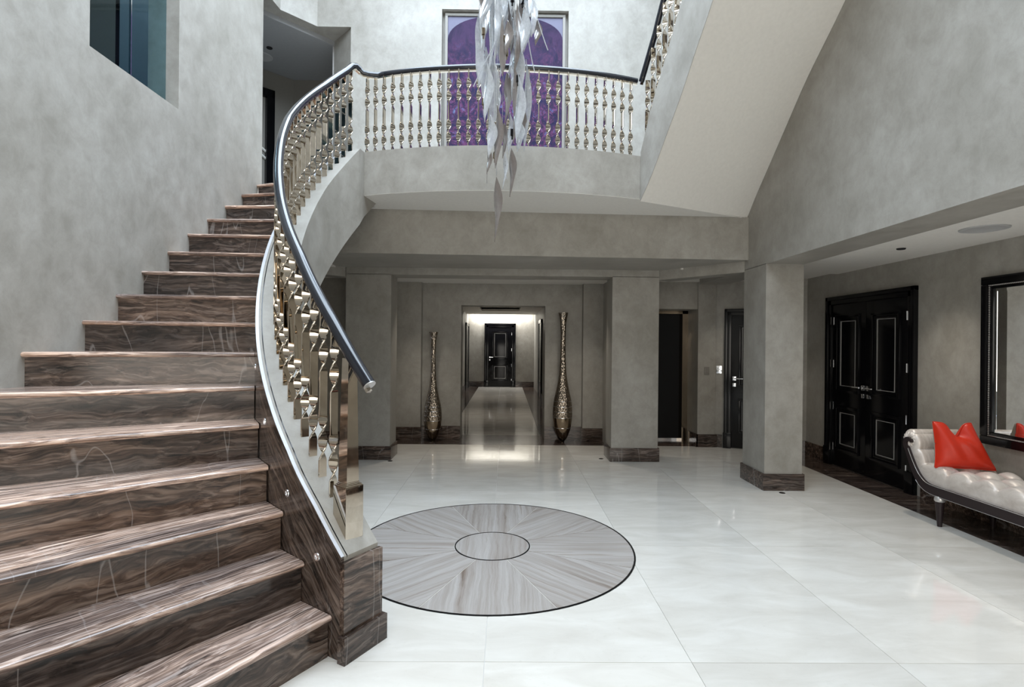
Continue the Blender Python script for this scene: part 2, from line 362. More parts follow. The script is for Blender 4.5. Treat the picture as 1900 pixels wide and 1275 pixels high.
boxes('door_leaf', [(.13, .97, -.05, 0, 0, 2.25)], PAPER, dl); 
bm = new(); 
for zz in (1.2, 1.32):
    tube(bm, [(.1, .02, zz), (1.0, .02, zz + .62)], .022, 6)
link('rail_moulding', bm, WHITE, dl)
# right upper wall with aisle opening below
struct(boxes('wall_right_upper', [(2.87, 3.29, -3.2, 8.0, 2.51, 8.3)], PL))
struct(boxes('wall_right', [(4.45, 4.65, -3.2, 7.93, 0, 2.75)], PL))
bm = new(); prism(bm, [(4.45, 7.93), (4.65, 7.93), (4.65, 8.3), (3.30, 9.2), (3.25, 9.0), (3.28, 8.5)], 0, 2.75)
struct(link('wall_right_splay', bm, PL, smooth=False))
# nook walls (right) and mirrored nook (left)
struct(boxes('wall_nook_right', [(3.02, 3.30, 8.46, 9.3, 0, 2.75), (1.95, 3.02, 8.5, 9.3, 2.17, 2.75), (1.60, 1.95, 8.5, 9.3, 0, 2.75), (1.9, 3.3, 9.3, 9.4, 0, 2.75)], PL))
struct(boxes('wall_nook_left', [(-4.6, -1.9, 8.46, 8.8, 0, 2.75), (-4.6, -4.4, 6, 8.6, 0, 2.75), (-4.6, -3.28, 5.9, 6.1, 0, 2.75)], PL))
# centre bay wall with projecting panels and doorway
struct(boxes('wall_back', [(-1.9, -.76, 9.05, 9.4, 0, 2.75), (.65, 1.62, 9.05, 9.4, 0, 2.75), (-.76, .65, 9.05, 9.4, 2.235, 2.75),
       (-2.1, -1.405, 8.90, 9.06, 0, 2.75), (1.27, 1.75, 8.90, 9.06, 0, 2.75)], PL))
# corridor
struct(boxes('wall_corridor', [(-1.6, -1.40, 9.4, 19.9, 0, 3.0), (1.02, 1.22, 9.4, 19.9, 0, 3.0), (-1.6, 1.22, 19.77, 20, 0, 3.0)], PL))
struct(boxes('ceiling_corridor', [(-1.6, -.8, 9.4, 19.3, 2.64, 2.75), (.4, 1.2, 9.4, 19.3, 2.64, 2.75), (-.8, .4, 17.3, 19.3, 2.64, 2.75), (-.8, .4, 9.4, 10.2, 2.64, 2.75), (-.8, .4, 10.2, 17.3, 2.89, 2.95),
       (-.86, -.8, 10.2, 17.3, 2.7, 2.95), (.4, .46, 10.2, 17.3, 2.7, 2.95), (-.8, .4, 17.3, 17.36, 2.7, 2.95), (-.8, .4, 10.14, 10.2, 2.7, 2.95), (-1.6, 1.2, 19.3, 20, 2.74, 2.8)], WHITE))
# ceilings
struct(boxes('ceiling_back_bay', [(-4.6, -2.3, 7.1, 9.4, 2.60, 2.66), (2.3, 4.65, 7.1, 9.4, 2.60, 2.66), (-2.3, 2.3, 7.74, 9.4, 2.60, 2.66)], WHITE))
struct(boxes('ceiling_aisle', [(3.29, 4.65, -3.2, 7.2, 2.575, 2.66)], WHITE))
struct(boxes('ceiling_roof', [(-3.3, -2.5, -3.2, 8.3, 8.1, 8.3), (2.3, 3.3, -3.2, 8.3, 8.1, 8.3), (-2.5, 2.3, -3.2, .2, 8.1, 8.3), (-2.5, 2.3, 7.1, 8.3, 8.1, 8.3)], WHITE))
sk = struct(empty('window_2', (0, 0, 8.22)))
for k in range(4):
    boxes('pane', [(-2.5 + 1.2 * k, -1.34 + 1.2 * k, .2, 7.1, 0, .02)], GLASS, sk)
boxes('glazing_bars', [(-2.54 + 1.2 * k, -2.46 + 1.2 * k, .2, 7.1, -.03, .05) for k in range(5)], WHITE, sk)
struct(boxes('wall_front', [(-3.3, 4.65, -3.3, -3.1, 0, 8.3)], PL))

# beams over the back bay
def quadbeam(name, p0, p1, th, z0, z1):
    p0, p1 = Vector(p0), Vector(p1); dd = (p1 - p0).normalized(); n_ = Vector((-dd.y, dd.x)) * th
    bm = new(); prism(bm, [p0[:], p1[:], (p1 + n_)[:], (p0 + n_)[:]], z0, z1); return struct(link(name, bm, PL, smooth=False))
bm = new(); prism(bm, [(-2.9, 6.13), (2.87, 6.385), (2.87, 7.09), (2.3, 7.76), (-2.3, 7.76), (-2.9, 7.09)], 2.62, 3.13)
struct(link('ceiling_beam', bm, PL, smooth=False))
struct(boxes('ceiling_lintel', [(-2.19, 2.085, 7.36, 7.76, 2.525, 2.63)], PL))
quadbeam('ceiling_lintel_right', (2.085, 7.38), (2.90, 6.45), .25, 2.49, 2.63)
quadbeam('ceiling_lintel_left', (-3.3, 6.1), (-2.19, 7.38), .25, 2.49, 2.63)

# pillars
def pillar(label, x0, x1, y0, y1, h, pz=.185):
    o = tag(empty('pillar', ((x0 + x1) / 2, (y0 + y1) / 2, 0)), label, 'pillar')
    hx, hy = (x1 - x0) / 2, (y1 - y0) / 2
    boxes('shaft', [(-hx, hx, -hy, hy, pz - .01, h)], PL, o)
    boxes('plinth', [(-hx - .02, hx + .02, -hy - .02, hy + .02, 0, pz)], MB_, o, bev=.004)
    return o
pillar('wide plaster pillar behind the newel, left of the central bay', -2.19, -1.575, 7.36, 7.76, 2.53)
pillar('wide plaster pillar right of the taller metal vase', 1.445, 2.085, 7.36, 7.76, 2.53)
pillar('nearest tall plaster pillar, beside the aisle with the double doors', 2.87, 3.29, 5.94, 6.49, 2.515)

# baseboards
struct(boxes('baseboard_right', [(4.425, 4.45, 7.50, 7.93, 0, .2), (4.425, 4.45, -3, 5.70, 0, .2)], MB_))
struct(boxes('baseboard_back', [(-1.405, -.76, 9.025, 9.05, 0, .21), (.65, 1.27, 9.025, 9.05, 0, .21), (-2.0, -1.385, 8.875, 8.90, 0, .21), (1.25, 1.6, 8.875, 8.90, 0, .21),
       (-1.405, -1.385, 8.9, 9.05, 0, .21), (1.25, 1.27, 8.9, 9.05, 0, .21)], MB_))
struct(boxes('baseboard_nook', [(3.0, 3.32, 8.435, 8.46, 0, .2), (2.995, 3.02, 8.435, 8.8, 0, .2), (-4.4, -1.9, 8.435, 8.46, 0, .2)], MB_))
struct(boxes('baseboard_corridor', [(-1.4, -.80, 19.745, 19.77, 0, .2), (.34, 1.02, 19.745, 19.77, 0, .2), (-1.4, -1.375, 9.4, 18.2, 0, .2), (.995, 1.02, 9.4, 15.2, 0, .2)], MB_))
dsp = Vector((-1.17, .57, 0)).normalized(); nsp = Vector((-dsp.y, dsp.x, 0))
A0 = Vector((4.45, 7.93, 0))
def splay(s0, s1, y0, y1, z0, z1, name, mat, parent=None):
    bm = new(); p, q = A0 + dsp * s0, A0 + dsp * s1
    # nsp points away from wall into the hall when negative y
    n1 = Vector((-.4380, -.8990, 0))
    prism(bm, [(p + n1 * y0)[:2], (q + n1 * y0)[:2], (q + n1 * y1)[:2], (p + n1 * y1)[:2]], z0, z1)
    return link(name, bm, mat, parent, smooth=False)
struct(splay(.0, .30, 0, .025, 0, .2, 'baseboard_splay', MB_)); struct(splay(1.16, 1.30, 0, .025, 0, .2, 'baseboard_splay', MB_))

# ------------------------------------------------ doors
def panel(parent, x0, x1, z0, z1, y):
    bm = new(); ringframe(bm, x0, x1, z0, z1, .035, y - .022, y + .002, .006); ringframe(bm, x0 + .05, x1 - .05, z0 + .05, z1 - .05, .012, y - .012, y + .002)
    link('panel_moulding', bm, BLACK, parent)
    bm = new(); ringframe(bm, x0 + .085, x1 - .085, z0 + .085, z1 - .085, .007, y - .006, y + .001); link('silver_inlay', bm, SILV, parent)['label'] = 'thin silver inlay line'
def lever(parent, x, z, s, y):
    bm = new(); box(bm, x - .027, x + .027, y - .014, y, z - .03, z + .03, .003)
    tube(bm, [(x, y - .01, z), (x, y - .05, z)], .011, 8)
    tube(bm, [(x, y - .05, z), (x + s * .125, y - .052, z)], .010, 8)
    box(bm, x - .024, x + .024, y - .012, y, z - .125, z - .075, .003)
    link('door_handle', bm, CHROME, parent)
def make_door(name, loc, rz, W, H, leaves=1, fw=.11, hand=1):
    """local x along the width, -y faces the room; origin bottom left"""
    d = struct(empty(name, loc, rz))
    bm = new()
    for a, b, t in ((0, fw * .45, .05), (fw * .45, fw, .035)):
        box(bm, a, b, -t, .02, 0, H - a, .004); box(bm, W - b, W - a, -t, .02, 0, H - a, .004); box(bm, a, W - a, -t, .02, H - b, H - a, .004)
    box(bm, -.008, fw + .008, -.058, .02, 0, .24, .004); box(bm, W - fw - .008, W + .008, -.058, .02, 0, .24, .004)
    link('door_frame', bm, BLACK, d)
    lw = (W - 2 * fw) / leaves
    for k in range(leaves):
        x0 = fw + k * lw + .002; x1 = fw + (k + 1) * lw - .002
        lf = boxes('door_leaf', [(x0, x1, -.022, .018, .01, H - fw)], BLACK, d, bev=.003)
        mx = (lw - .004) * .16
        panel(lf, x0 + mx, x1 - mx, H * .44, H - fw - .14, -.022)
        panel(lf, x0 + mx, x1 - mx, .23, H * .36, -.022)
        right_hinged = (k == 1) if leaves == 2 else hand < 0
        hx = x1 - .012 if right_hinged else x0 + .012
        for z in (.25, .80, 1.37, 1.95):
            if z < H - fw - .05:
                bm = new(); tube(bm, [(hx + (.01 if right_hinged else -.01), -.036, z - .05), (hx + (.01 if right_hinged else -.01), -.036, z + .05)], .008, 8); link('hinge', bm, CHROME, lf)
        lx = x0 + .05 if right_hinged else x1 - .05
        lever(lf, lx, 1.09, 1 if right_hinged else -1, -.022)
    return d
make_door('door_1', (4.45, 7.40, 0), -pi / 2, 1.62, 2.27, 2)
make_door('door_2', (-.80, 19.77, 0), 0, 1.14, 2.33, 1, .14, -1)
make_door('door_3', tuple(A0 + dsp * 1.14), math.atan2(-dsp.y, -dsp.x), .86, 2.17, 1, .1, -1)
for nm, x, y0, y1 in (('door_6', -1.40, 18.3, 19.68), ('door_7', 1.02, 15.2, 16.5)):
    o = struct(empty(nm, (x, 0, 0))); s = 1 if x < 0 else -1; a, b = sorted((0, s * .05)); c, e = sorted((0, s * .03))
    boxes('door_frame', [(a, b, y0, y0 + .1, 0, 2.3), (a, b, y1 - .1, y1, 0, 2.3), (a, b, y0, y1, 2.2, 2.3)], BLACK, o)
    boxes('door_leaf', [(c, e, y0 + .1, y1 - .1, .01, 2.2)], BLACK, o)
# dark lift-like opening in right nook, its dark interior painted as a leaf
o = struct(empty('door_8', (1.95, 9.10, 0)))
boxes('door_leaf', [(0, 1.0, 0, .05, .02, 2.17)], DARK, o); boxes('door_jamb', [(.98, 1.07, -.16, .05, 0, 2.17), (0, 1.07, -.16, .05, 2.12, 2.17)], BRONZE, o)
boxes('threshold', [(0, 1.0, -.03, 0, .0, .03)], CHROME, o)

# ------------------------------------------------ staircase
def P2(th, r): return (CX + r * cos(RAD(th)), CY + r * sin(RAD(th)))
TH = [239.2, 233.6, 228.9, 226.5, 222.6, 219.3, 214.5, 208.2, 204.9, 195.2, 187.9, 178.8, 171.9, 163.6, 156.0]
TZ = [.51, .735, .895, .99, 1.12, 1.235, 1.40, 1.62, 1.75, 2.14, 2.43, 2.77, 3.025, 3.31, 3.58]
ztop = lambda th: lerp(th, TH, TZ)
zbot = lambda th: max(0, 2.163 - .0367 * (th - 173.5))
RH = [239.7, 236.2, 231.8, 227, 222.1, 216.7, 209.8, 203.5, 196, 188.2, 179.2, 168.3, 158]
RZ = [1.40, 1.548, 1.735, 1.92, 2.115, 2.30, 2.55, 2.80, 3.10, 3.39, 3.675, 4.015, 4.36]
zrail = lambda th: lerp(th, RH, RZ)
RI = .217
wall_pt = {1: (-2.1, .72), 2: (-2.6, .87), 3: (-3.0, .97), 4: (-3.0, 1.70), 5: (-3.0, 2.30), 6: (-3.0, 2.84), 7: (-3.0, 3.36), 8: (-3.0, 3.84), 9: (-3.0, 4.165), 10: (-3.0, 4.455),
           11: (-3.0, 4.79), 12: (-3.0, 5.085), 13: (-3.0, 5.41), 14: (-3.0, 5.75), 15: (-3.0, 6.10), 16: (-3.0, 6.47), 17: (-3.0, 6.60)}
curb_y = {10: 4.55, 11: 4.85, 12: 5.12, 13: 5.39, 14: 5.64, 15: 5.80, 16: 5.93}
curb_pt = {}
for k in range(1, 17):
    if k < 10: curb_pt[k] = P2(237.6 - 5.8 * (k - 1) + (0 if k < 7 else -.2 * (k - 6)), 2.31)
    else: y = curb_y[k]; curb_pt[k] = (CX - math.sqrt(max(.0, 2.31 ** 2 - (y - CY) ** 2)), y)
curb_pt[17] = (-1.50, 6.12)
st = tag(empty('staircase', (-2.0, 3.6, 0)), 'curving staircase of polished dark brown veined marble against the left wall', 'staircase')
INV = Matrix.Translation((-2.0, 3.6, 0)).inverted()
def place_local(bm, o_pt, ang):
    """move world geometry into a local frame whose x runs along the nosing"""
    M = Matrix.Translation(o_pt) @ Matrix.Rotation(ang, 4, 'Z'); bm.transform(M.inverted()); return M
def step_part(name, bm, k):
    a, b = Vector(curb_pt[k]), Vector(wall_pt[k]); ang = math.atan2((a - b).y, (a - b).x)
    M = place_local(bm, (a.x, a.y, k * RI), ang)
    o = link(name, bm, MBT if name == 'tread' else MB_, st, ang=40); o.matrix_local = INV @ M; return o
for k in range(1, 17):
    a, b = Vector(curb_pt[k]), Vector(wall_pt[k]); a2, b2 = Vector(curb_pt[k + 1]), Vector(wall_pt[k + 1])
    z = k * RI; d = (b - a).normalized(); n_ = Vector((d.y, -d.x))      # towards upstairs
    if n_.dot(a2 - a) < 0: n_ = -n_
    back = .05
    d2 = (b2 - a2).normalized(); n2 = Vector((d2.y, -d2.x)); n2 = n2 if n2.dot(a2 - a) > 0 else -n2
    # tread with rounded nosing, lofted from curb end to wall end
    bm = new(); T = .032; rings = []
    for p, q, nn in ((a, a2 + n2 * back, n_), (b, b2 + n2 * back, n_)):
        r = [(p + nn * .016, z)]
        for s in range(1, 6):
            an = pi / 2 + pi * s / 6; r.append((p + nn * (.016 + .016 * cos(an)), z - T / 2 + T / 2 * sin(an)))
        r += [(p + nn * .016, z - T), (q, z - T), (q, z)]
        rings.append([(v.x, v.y, zz) for v, zz in r])
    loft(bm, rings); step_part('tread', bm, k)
    bm = new(); prism(bm, [(a + n_ * .028)[:], (b + n_ * .028)[:], (b + n_ * .055)[:], (a + n_ * .055)[:]], z - RI, z - T); step_part('riser', bm, k)
# soffit under the flight
bm = new(); rings = []
for k in range(1, 18):
    a, b = curb_pt[k], wall_pt[k]; z = max(0.0, k * RI - .42); zt = max(.0, k * RI - .26)
    rings.append([(a[0], a[1], z), (b[0], b[1], z), (b[0], b[1], zt), (a[0], a[1], zt)])
loft(bm, rings[2:]); bm.transform(INV); link('soffit', bm, PL, st)
# string wall (curb)
def sweep(name, r0, r1, f0, f1, t0, t1, mat, n=60, parent=st, extra=None):
    bm = new(); rings = []
    for i in range(n + 1):
        th = t0 + (t1 - t0) * i / n
        (x0, y0), (x1, y1) = P2(th, r0), P2(th, r1); z0, z1 = f0(th), f1(th)
        rings.append([(x0, y0, z0), (x1, y1, z0), (x1, y1, z1), (x0, y0, z1)])
    if extra: rings += extra
    loft(bm, rings)
    ul = bm.loops.layers.uv.new('UVMap')
    for f in bm.faces:
        for lp in f.loops:
            v = lp.vert.co; th = math.degrees(math.atan2(v.y - CY, v.x - CX)) % 360; lp[ul].uv = (RAD(th) * 2.3 * 1.2, v.z - ztop(th))
    bm.transform(INV); return link(name, bm, mat, parent, ang=30)
ex = [[(-1.50, 5.64, 2.905), (-1.74, 5.62, 2.905), (-1.74, 5.62, 3.58), (-1.50, 5.64, 3.58)], [(-1.445, 6.00, 3.16), (-1.70, 6.00, 3.16), (-1.70, 6.00, 3.46), (-1.445, 6.00, 3.46)]]
sweep('string_wall', 2.05, 2.285, zbot, ztop, 239.0, 156.3, PL, extra=ex)['label'] = 'pale plaster string wall'
sweep('string_lining', 2.285, 2.305, lambda t: max(0, ztop(t) - .75), lambda t: ztop(t) + .002, 239.0, 156.3, MBU)
sweep('edge_trim', 2.262, 2.268, lambda t: ztop(t) - .01, lambda t: ztop(t) + .0015, 239.0, 156.3, BLACK)
sweep('edge_trim', 2.284, 2.304, lambda t: ztop(t) + .0, lambda t: ztop(t) + .004, 239.0, 156.3, EDGE)
# end block
ta = 239.0; 
def endslab(t0, t1, r0, r1, z0, z1, z0b=None):
    bm = new(); p = [P2(t0, r0), P2(t0, r1), P2(t1, r1), P2(t1, r0)]; c = Vector((sum(x[0] for x in p) / 4, sum(x[1] for x in p) / 4, 0))
    prism(bm, p, z0, z1); M = place_local(bm, c, RAD(t0)); o = link('end_slab', bm, MB_, st, smooth=False); o.matrix_local = INV @ M
endslab(239.0, 239.75, 2.04, 2.31, 0, .495); endslab(239.05, 240.3, 2.02, 2.325, 0, .135)
# little step lights in the lining
for th, dz in ((234.4, -.22), (226.8, -.22), (217.6, -.18), (208, -.2)):
    x, y = P2(th, 2.303); bm = new(); lathe(bm, [(.0, .002), (.011, .002), (.012, .006), (.021, .006), (.023, 0)], 16, cap=False)
    o = link('step_light', bm, CHROME, st); o.matrix_local = INV @ (Matrix.Translation((x, y, ztop(th) + dz)) @ Matrix.Rotation(RAD(th), 4, 'Z') @ Matrix.Rotation(pi / 2, 4, 'Y'))

# ------------------------------------------------ balusters and rails
def baluster_mesh(H):
    bm = new(); w_, t_ = .025, .0055; tw = .255
    b0 = .055 + max(0, H - .82) * .45; mid = H - 2 * tw - b0 - .06
    zs = [(-.03, 0), (b0, 0)]
    N = 36
    for i in range(1, N + 1): zs.append((b0 + tw * i / N, 2 * pi * i / N))
    z1 = b0 + tw + mid; zs.append((z1, 2 * pi))
    for i in range(1, N + 1): zs.append((z1 + tw * i / N, 2 * pi + 2 * pi * i / N))
    zs.append((H + .02, 4 * pi)); rings = []
    for z, a in zs:
        s = 1 + .05 * (abs(sin((a % (2 * pi)) / 2)) if a else 0); th = t_
        c, q = cos(a), sin(a)
        rings.append([(x * c - y * q, x * q + y * c, z) for x, y in ((w_ * s, th * .4), (w_ * s * .91, th), (-w_ * s * .91, th), (-w_ * s, th * .4), (-w_ * s, -th * .4), (-w_ * s * .91, -th), (w_ * s * .91, -th), (w_ * s, -th * .4))])
    loft(bm, rings); return bm
def polyrail(parent, path, r=.032):
    bm = new(); tube(bm, path, r, 20); h = link('handrail', bm, RAILB, parent, ang=60); h['label'] = 'glossy black round handrail'
    bm = new(); tube(bm, [Vector(p) - Vector((0, 0, r + .002)) for p in path], .0125, 4, sx=1.7, sz=.9); link('rail_underbar', bm, NICK, parent)
RB = 2.168
sb = tag(empty('stair_balustrade', (*P2(236, RB), .5)), 'twisted polished nickel balustrade with black handrail along the curved staircase', 'balustrade')
o0 = Vector(sb.location)
path = [Vector((*P2(th, RB), zrail(th))) - o0 for th in [240.2 - .9 * i for i in range(0, 92)]]
path += [Vector(p) - o0 for p in ((-1.615, 5.555, 4.435), (-1.585, 5.60, 4.455), (-1.55, 5.625, 4.43))]
polyrail(sb, path, .034)
bm = new(); t = (path[0] - path[1]).normalized(); tube(bm, [path[0] + t * .0005, path[0] + t * .006], .0335, 20); link('rail_end_cap', bm, SILV, sb)['label'] = 'silver end cap of the rail'
for k in range(29):
    th = 232.9 - 2.725 * k; x, y = P2(th, RB); z = ztop(th); H = zrail(th) - z - .05
    o = link('baluster', baluster_mesh(H), NICK, sb, ang=32); o.location = Vector((x, y, z)) - o0; o.rotation_euler = (0, 0, RAD(th))
# newel
bx, by = P2(236.3, RB); zc = ztop(236.3); nw = bpy.data.objects.new('newel_post', None); COL.objects.link(nw); nw.parent = sb
nw.location = Vector((bx, by, zc)) - o0; nw.rotation_euler = (0, 0, RAD(236.3 - 4)); nw.empty_display_size = .1
ht = zrail(236.3) - zc - .03
boxes('newel_base', [(-.055, .055, -.055, .055, -.06, .215)], NICK, nw, bev=.003)
boxes('newel_collar', [(-.05, .05, -.05, .05, .215, .221), (-.044, .044, -.044, .044, .221, .228), (-.04, .04, -.04, .04, .228, .235)], NICK, nw, bev=.0015)
bm = new(); loft(bm, [[(s * a, s * b, z) for a, b in ((-1, -1), (1, -1), (1, 1), (-1, 1))] for s, z in ((.038, .23), (.027, ht))]); link('newel_shaft', bm, NICK, nw, smooth=False)

# balcony
GC = (-.07, 9.67); GR = 4.28
def garc(r, x): return GC[1] - math.sqrt(r * r - (x - GC[0]) ** 2)
bc = tag(empty('balcony', (-.07, 5.5, 3.13)), 'curved plaster gallery front and its white underside across the hall', 'balcony')
IB = Matrix.Translation((.07, -5.5, -3.13))
xs = [-1.53 + (1.40 + 1.53) * i / 32 for i in range(33)]
bm = new(); loft(bm, [[(x, garc(GR, x), 3.13), (x, garc(GR - .24, x), 3.13), (x, garc(GR - .24, x), 3.58), (x, garc(GR, x), 3.58)] for x in xs]); bm.transform(IB); link('front_wall', bm, PL, bc)
bm = new(); pts = [(x, garc(GR - .001, x)) for x in xs] + [(2.86, 6.40), (2.86, 8.05), (-6.0, 8.05), (-6.0, 6.60), (-3.28, 6.60), (-3.0, 6.6), (-3.0, 6.50), (-1.50, 6.12)]
bm.free(); bm2 = new(); prism(bm2, pts, 3.127, 3.47); fs = struct(link('floor_gallery', bm2, WHITE, smooth=False))
struct(boxes('floor_landing', [(-6.0, -2.4, 8.05, 9.6, 3.13, 3.47)], PAPER))
gb = tag(empty('gallery_balustrade', (-.07, 5.5, 3.58)), 'twisted nickel balusters under a black handrail across the gallery front', 'balustrade')
o1 = Vector(gb.location)
path = [Vector((-1.55, 5.625, 4.43)) - o1]
path += [Vector(p) - o1 for p in ((-1.52, 5.64, 4.405), (-1.47, 5.655, 4.40))]
for i in range(1, 33):
    x = -1.47 + (1.365 + 1.47) * i / 32; path.append(Vector((x, garc(GR - .10, x), 4.415)) - o1)
polyrail(gb, path, .030)
g0 = link('baluster', baluster_mesh(.79), NICK, gb, ang=32)
angs = [math.asin((-1.50 + .07) / (GR - .1)) + k * (math.asin((1.30 + .07) / (GR - .1)) - math.asin((-1.50 + .07) / (GR - .1))) / 28 for k in range(29)]
for i, a in enumerate(angs):
    o = g0 if i == 0 else bpy.data.objects.new('baluster', g0.data)
    if i: COL.objects.link(o); o.parent = gb
    o.location = Vector((GC[0] + (GR - .1) * sin(a), GC[1] - (GR - .1) * cos(a), 3.58)) - o1; o.rotation_euler = (0, 0, pi / 2 + a)

# upper flight on the right
PX = [1.39, 1.45, 1.52, 1.58, 1.63, 1.68, 1.72, 1.74, 1.73, 1.68, 1.58]
PY = [5.64, 5.42, 5.17, 4.93, 4.70, 4.45, 4.15, 3.80, 3.4, 3.0, 2.6]
PB = [3.11, 3.32, 3.62, 3.89, 4.17, 4.45, 4.78, 5.15, 5.55, 5.95, 6.35]
PT = [3.62, 4.04, 4.42, 4.77, 5.05, 5.33, 5.66, 6.03, 6.43, 6.83, 7.23]
WY = [6.43, 6.2, 5.83, 5.5, 5.15, 4.72, 4.25, 3.75, 3.2, 2.65, 2.1]
uf = tag(empty('upper_staircase', (2.1, 4.5, 3.13)), 'upper flight with smooth pale soffit rising along the right wall', 'staircase')
IU = Matrix.Translation((-2.1, -4.5, -3.13))
def dense(a, n=4):
    out = []
    m = len(a)
    for i in range(m - 1):
        p0, p1, p2, p3 = a[max(i - 1, 0)], a[i], a[i + 1], a[min(i + 2, m - 1)]
        for s in range(n):
            t = s / n; out.append(.5 * (2 * p1 + (p2 - p0) * t + (2 * p0 - 5 * p1 + 4 * p2 - p3) * t * t + (3 * p1 - p0 - 3 * p2 + p3) * t ** 3))
    return out + [a[-1]]
PX, PY, PB, PT, WY = map(dense, (PX, PY, PB, PT, WY))
bm = new(); loft(bm, [[(x, y, b), (x + (2.868 - x) * .13, y + (wy - y) * .13, b + .01), (x + (2.868 - x) * .13, y + (wy - y) * .13, t), (x, y, t)] for x, y, b, t, wy in zip(PX, PY, PB, PT, WY)]); bm.transform(IU); link('string_wall', bm, PL, uf, ang=50)
bm = new(); loft(bm, [[(x + .002, y, b - .004), (2.868, wy, b + .012), (2.868, wy, b + .35), (x + .2, y, b + .35)] for x, y, b, wy in zip(PX, PY, PB, WY)]); bm.transform(IU); link('soffit', bm, WHITE, uf, ang=50)
for k in range(0, len(PX) - 3, 2):
    bm = new(); z = PB[k] + .44
    prism(bm, [(PX[k] + .21, PY[k] + .03), (2.868, WY[k]), (2.868, WY[k + 2]), (PX[k + 2] + .21, PY[k + 2] + .03)], PB[k] + .30, z + .1); bm.transform(IU); link('tread', bm, MB_, uf, smooth=False)
ub = tag(empty('upper_balustrade', (1.5, 5.4, 3.9)), 'steep black rail with nickel balusters climbing above the gallery on the right', 'balustrade')
o2 = Vector(ub.location)
path = [Vector((1.42, 5.76, 4.42)) - o2] + [Vector((x + .06, y + .01, t + .86)) - o2 for x, y, t in list(zip(PX, PY, PT))[3:]]
polyrail(ub, path, .030)
acc = 0; last = None
for i in range(0, 400):
    f = i / 400 * (len(PX) - 2); j = int(f); u = f - j
    x, y, t = (PX[j] + (PX[j + 1] - PX[j]) * u + .07, PY[j] + (PY[j + 1] - PY[j]) * u + .01, PT[j] + (PT[j + 1] - PT[j]) * u)
    if last is None or math.hypot(x - last[0], y - last[1]) > .102:
        last = (x, y)
        o = g0 if False else bpy.data.objects.new('baluster', g0.data); COL.objects.link(o); o.parent = ub
        o.location = Vector((x, y, t + (.03 if i else -.05))) - o2; o.rotation_euler = (0, 0, .1)

# ------------------------------------------------ painting in its niche
pt = tag(empty('painting', (-.06, 8.10, 3.47)), 'tall purple abstract painting in a recess on the gallery wall', 'painting')
boxes('canvas', [(-.86, .86, -.02, .01, .02, 3.02)], PAINT, pt)
bm = new(); ringframe(bm, -.90, .90, 0.0, 3.06, .04, -.045, .015, .004); link('frame', bm, PAPER, pt)
# lighter corner spandrels over the arched field
LIL = plain('lilac_grey_paint', srgb(88, 86, 110), .5)
for s in (-1, 1):
    bm = new(); pts = [(s * .86, 3.02)] + [(s * (.86 - .62 * (1 - cos(a))), 3.02 - .34 * (1 - sin(a))) for a in [pi / 2 * i / 10 for i in range(10, -1, -1)]]
    vv = [bm.verts.new((x, -.021, z)) for x, z in pts]; v2 = [bm.verts.new((x, -.016, z)) for x, z in pts]
    bm.faces.new(vv); bm.faces.new(v2[::-1])
    for i in range(len(vv)): bm.faces.new((vv[i], vv[(i + 1) % len(vv)], v2[(i + 1) % len(vv)], v2[i]))
    link('corner_field', bm, LIL, pt, smooth=False)['label'] = 'lilac grey corner of the arched field'

# ------------------------------------------------ vases
def vase(loc, H, label):
    o = tag(empty('vase', loc), label, 'vase', 'tall metal vases in the central bay'); s = H / 2.1
    pr = [(.030, 0), (.036, .02), (.07, .06), (.102, .13), (.128, .21), (.146, .30), (.158, .40), (.161, .46), (.155, .58), (.142, .685), (.118, .79), (.094, .906), (.073, 1.02), (.060, 1.13), (.051, 1.25), (.047, 1.35), (.043, 1.5), (.041, 1.62), (.043, 1.79), (.050, 1.92), (.060, 2.0), (.074, 2.07), (.080, 2.1)]
    f = lambda z: lerp(z, [p[1] for p in pr], [p[0] for p in pr])
    dense_ = [(dense([p[0] for p in pr], 3)[i], dense([p[1] for p in pr], 3)[i]) for i in range((len(pr) - 1) * 3 + 1)]
    ks = .92 if s < 1 else 1
    cup = [(r * ks, z * s) for r, z in dense_ if z <= .40]; body = [(r * ks, z * s) for r, z in dense_ if z >= .385]
    bm = new(); lathe(bm, body + [(.072 * ks, H - .005), (.055, H - .05), (.035, H - .25), (.001, H - .26)], 40, cap=False); link('body', bm, HAM, o)
    bm = new(); lathe(bm, cup, 40); link('base_cup', bm, BRONZE, o)['label'] = 'smooth bronze lower cup'
    for z in (.24, .405, .50, .585, .67):
        bm = new(); r = f(z) * ks + .001; n = 40
        R = [[( (r + dr) * cos(2 * pi * k / n), (r + dr) * sin(2 * pi * k / n), z * s + dz) for dr, dz in ((-.004, -.005), (.005, -.003), (.005, .003), (-.004, .005))] for k in range(n)]
        R.append(R[0]); loft(bm, R, True, False); bmesh.ops.remove_doubles(bm, verts=bm.verts, dist=1e-5); link('hoop', bm, CHROME, o)
vase((-1.185, 8.78, 0), 1.775, 'shorter hammered metal vase with slender neck, left of the corridor doorway')
vase((.925, 8.78, 0), 2.11, 'taller hammered metal vase with slender neck, right of the corridor doorway')

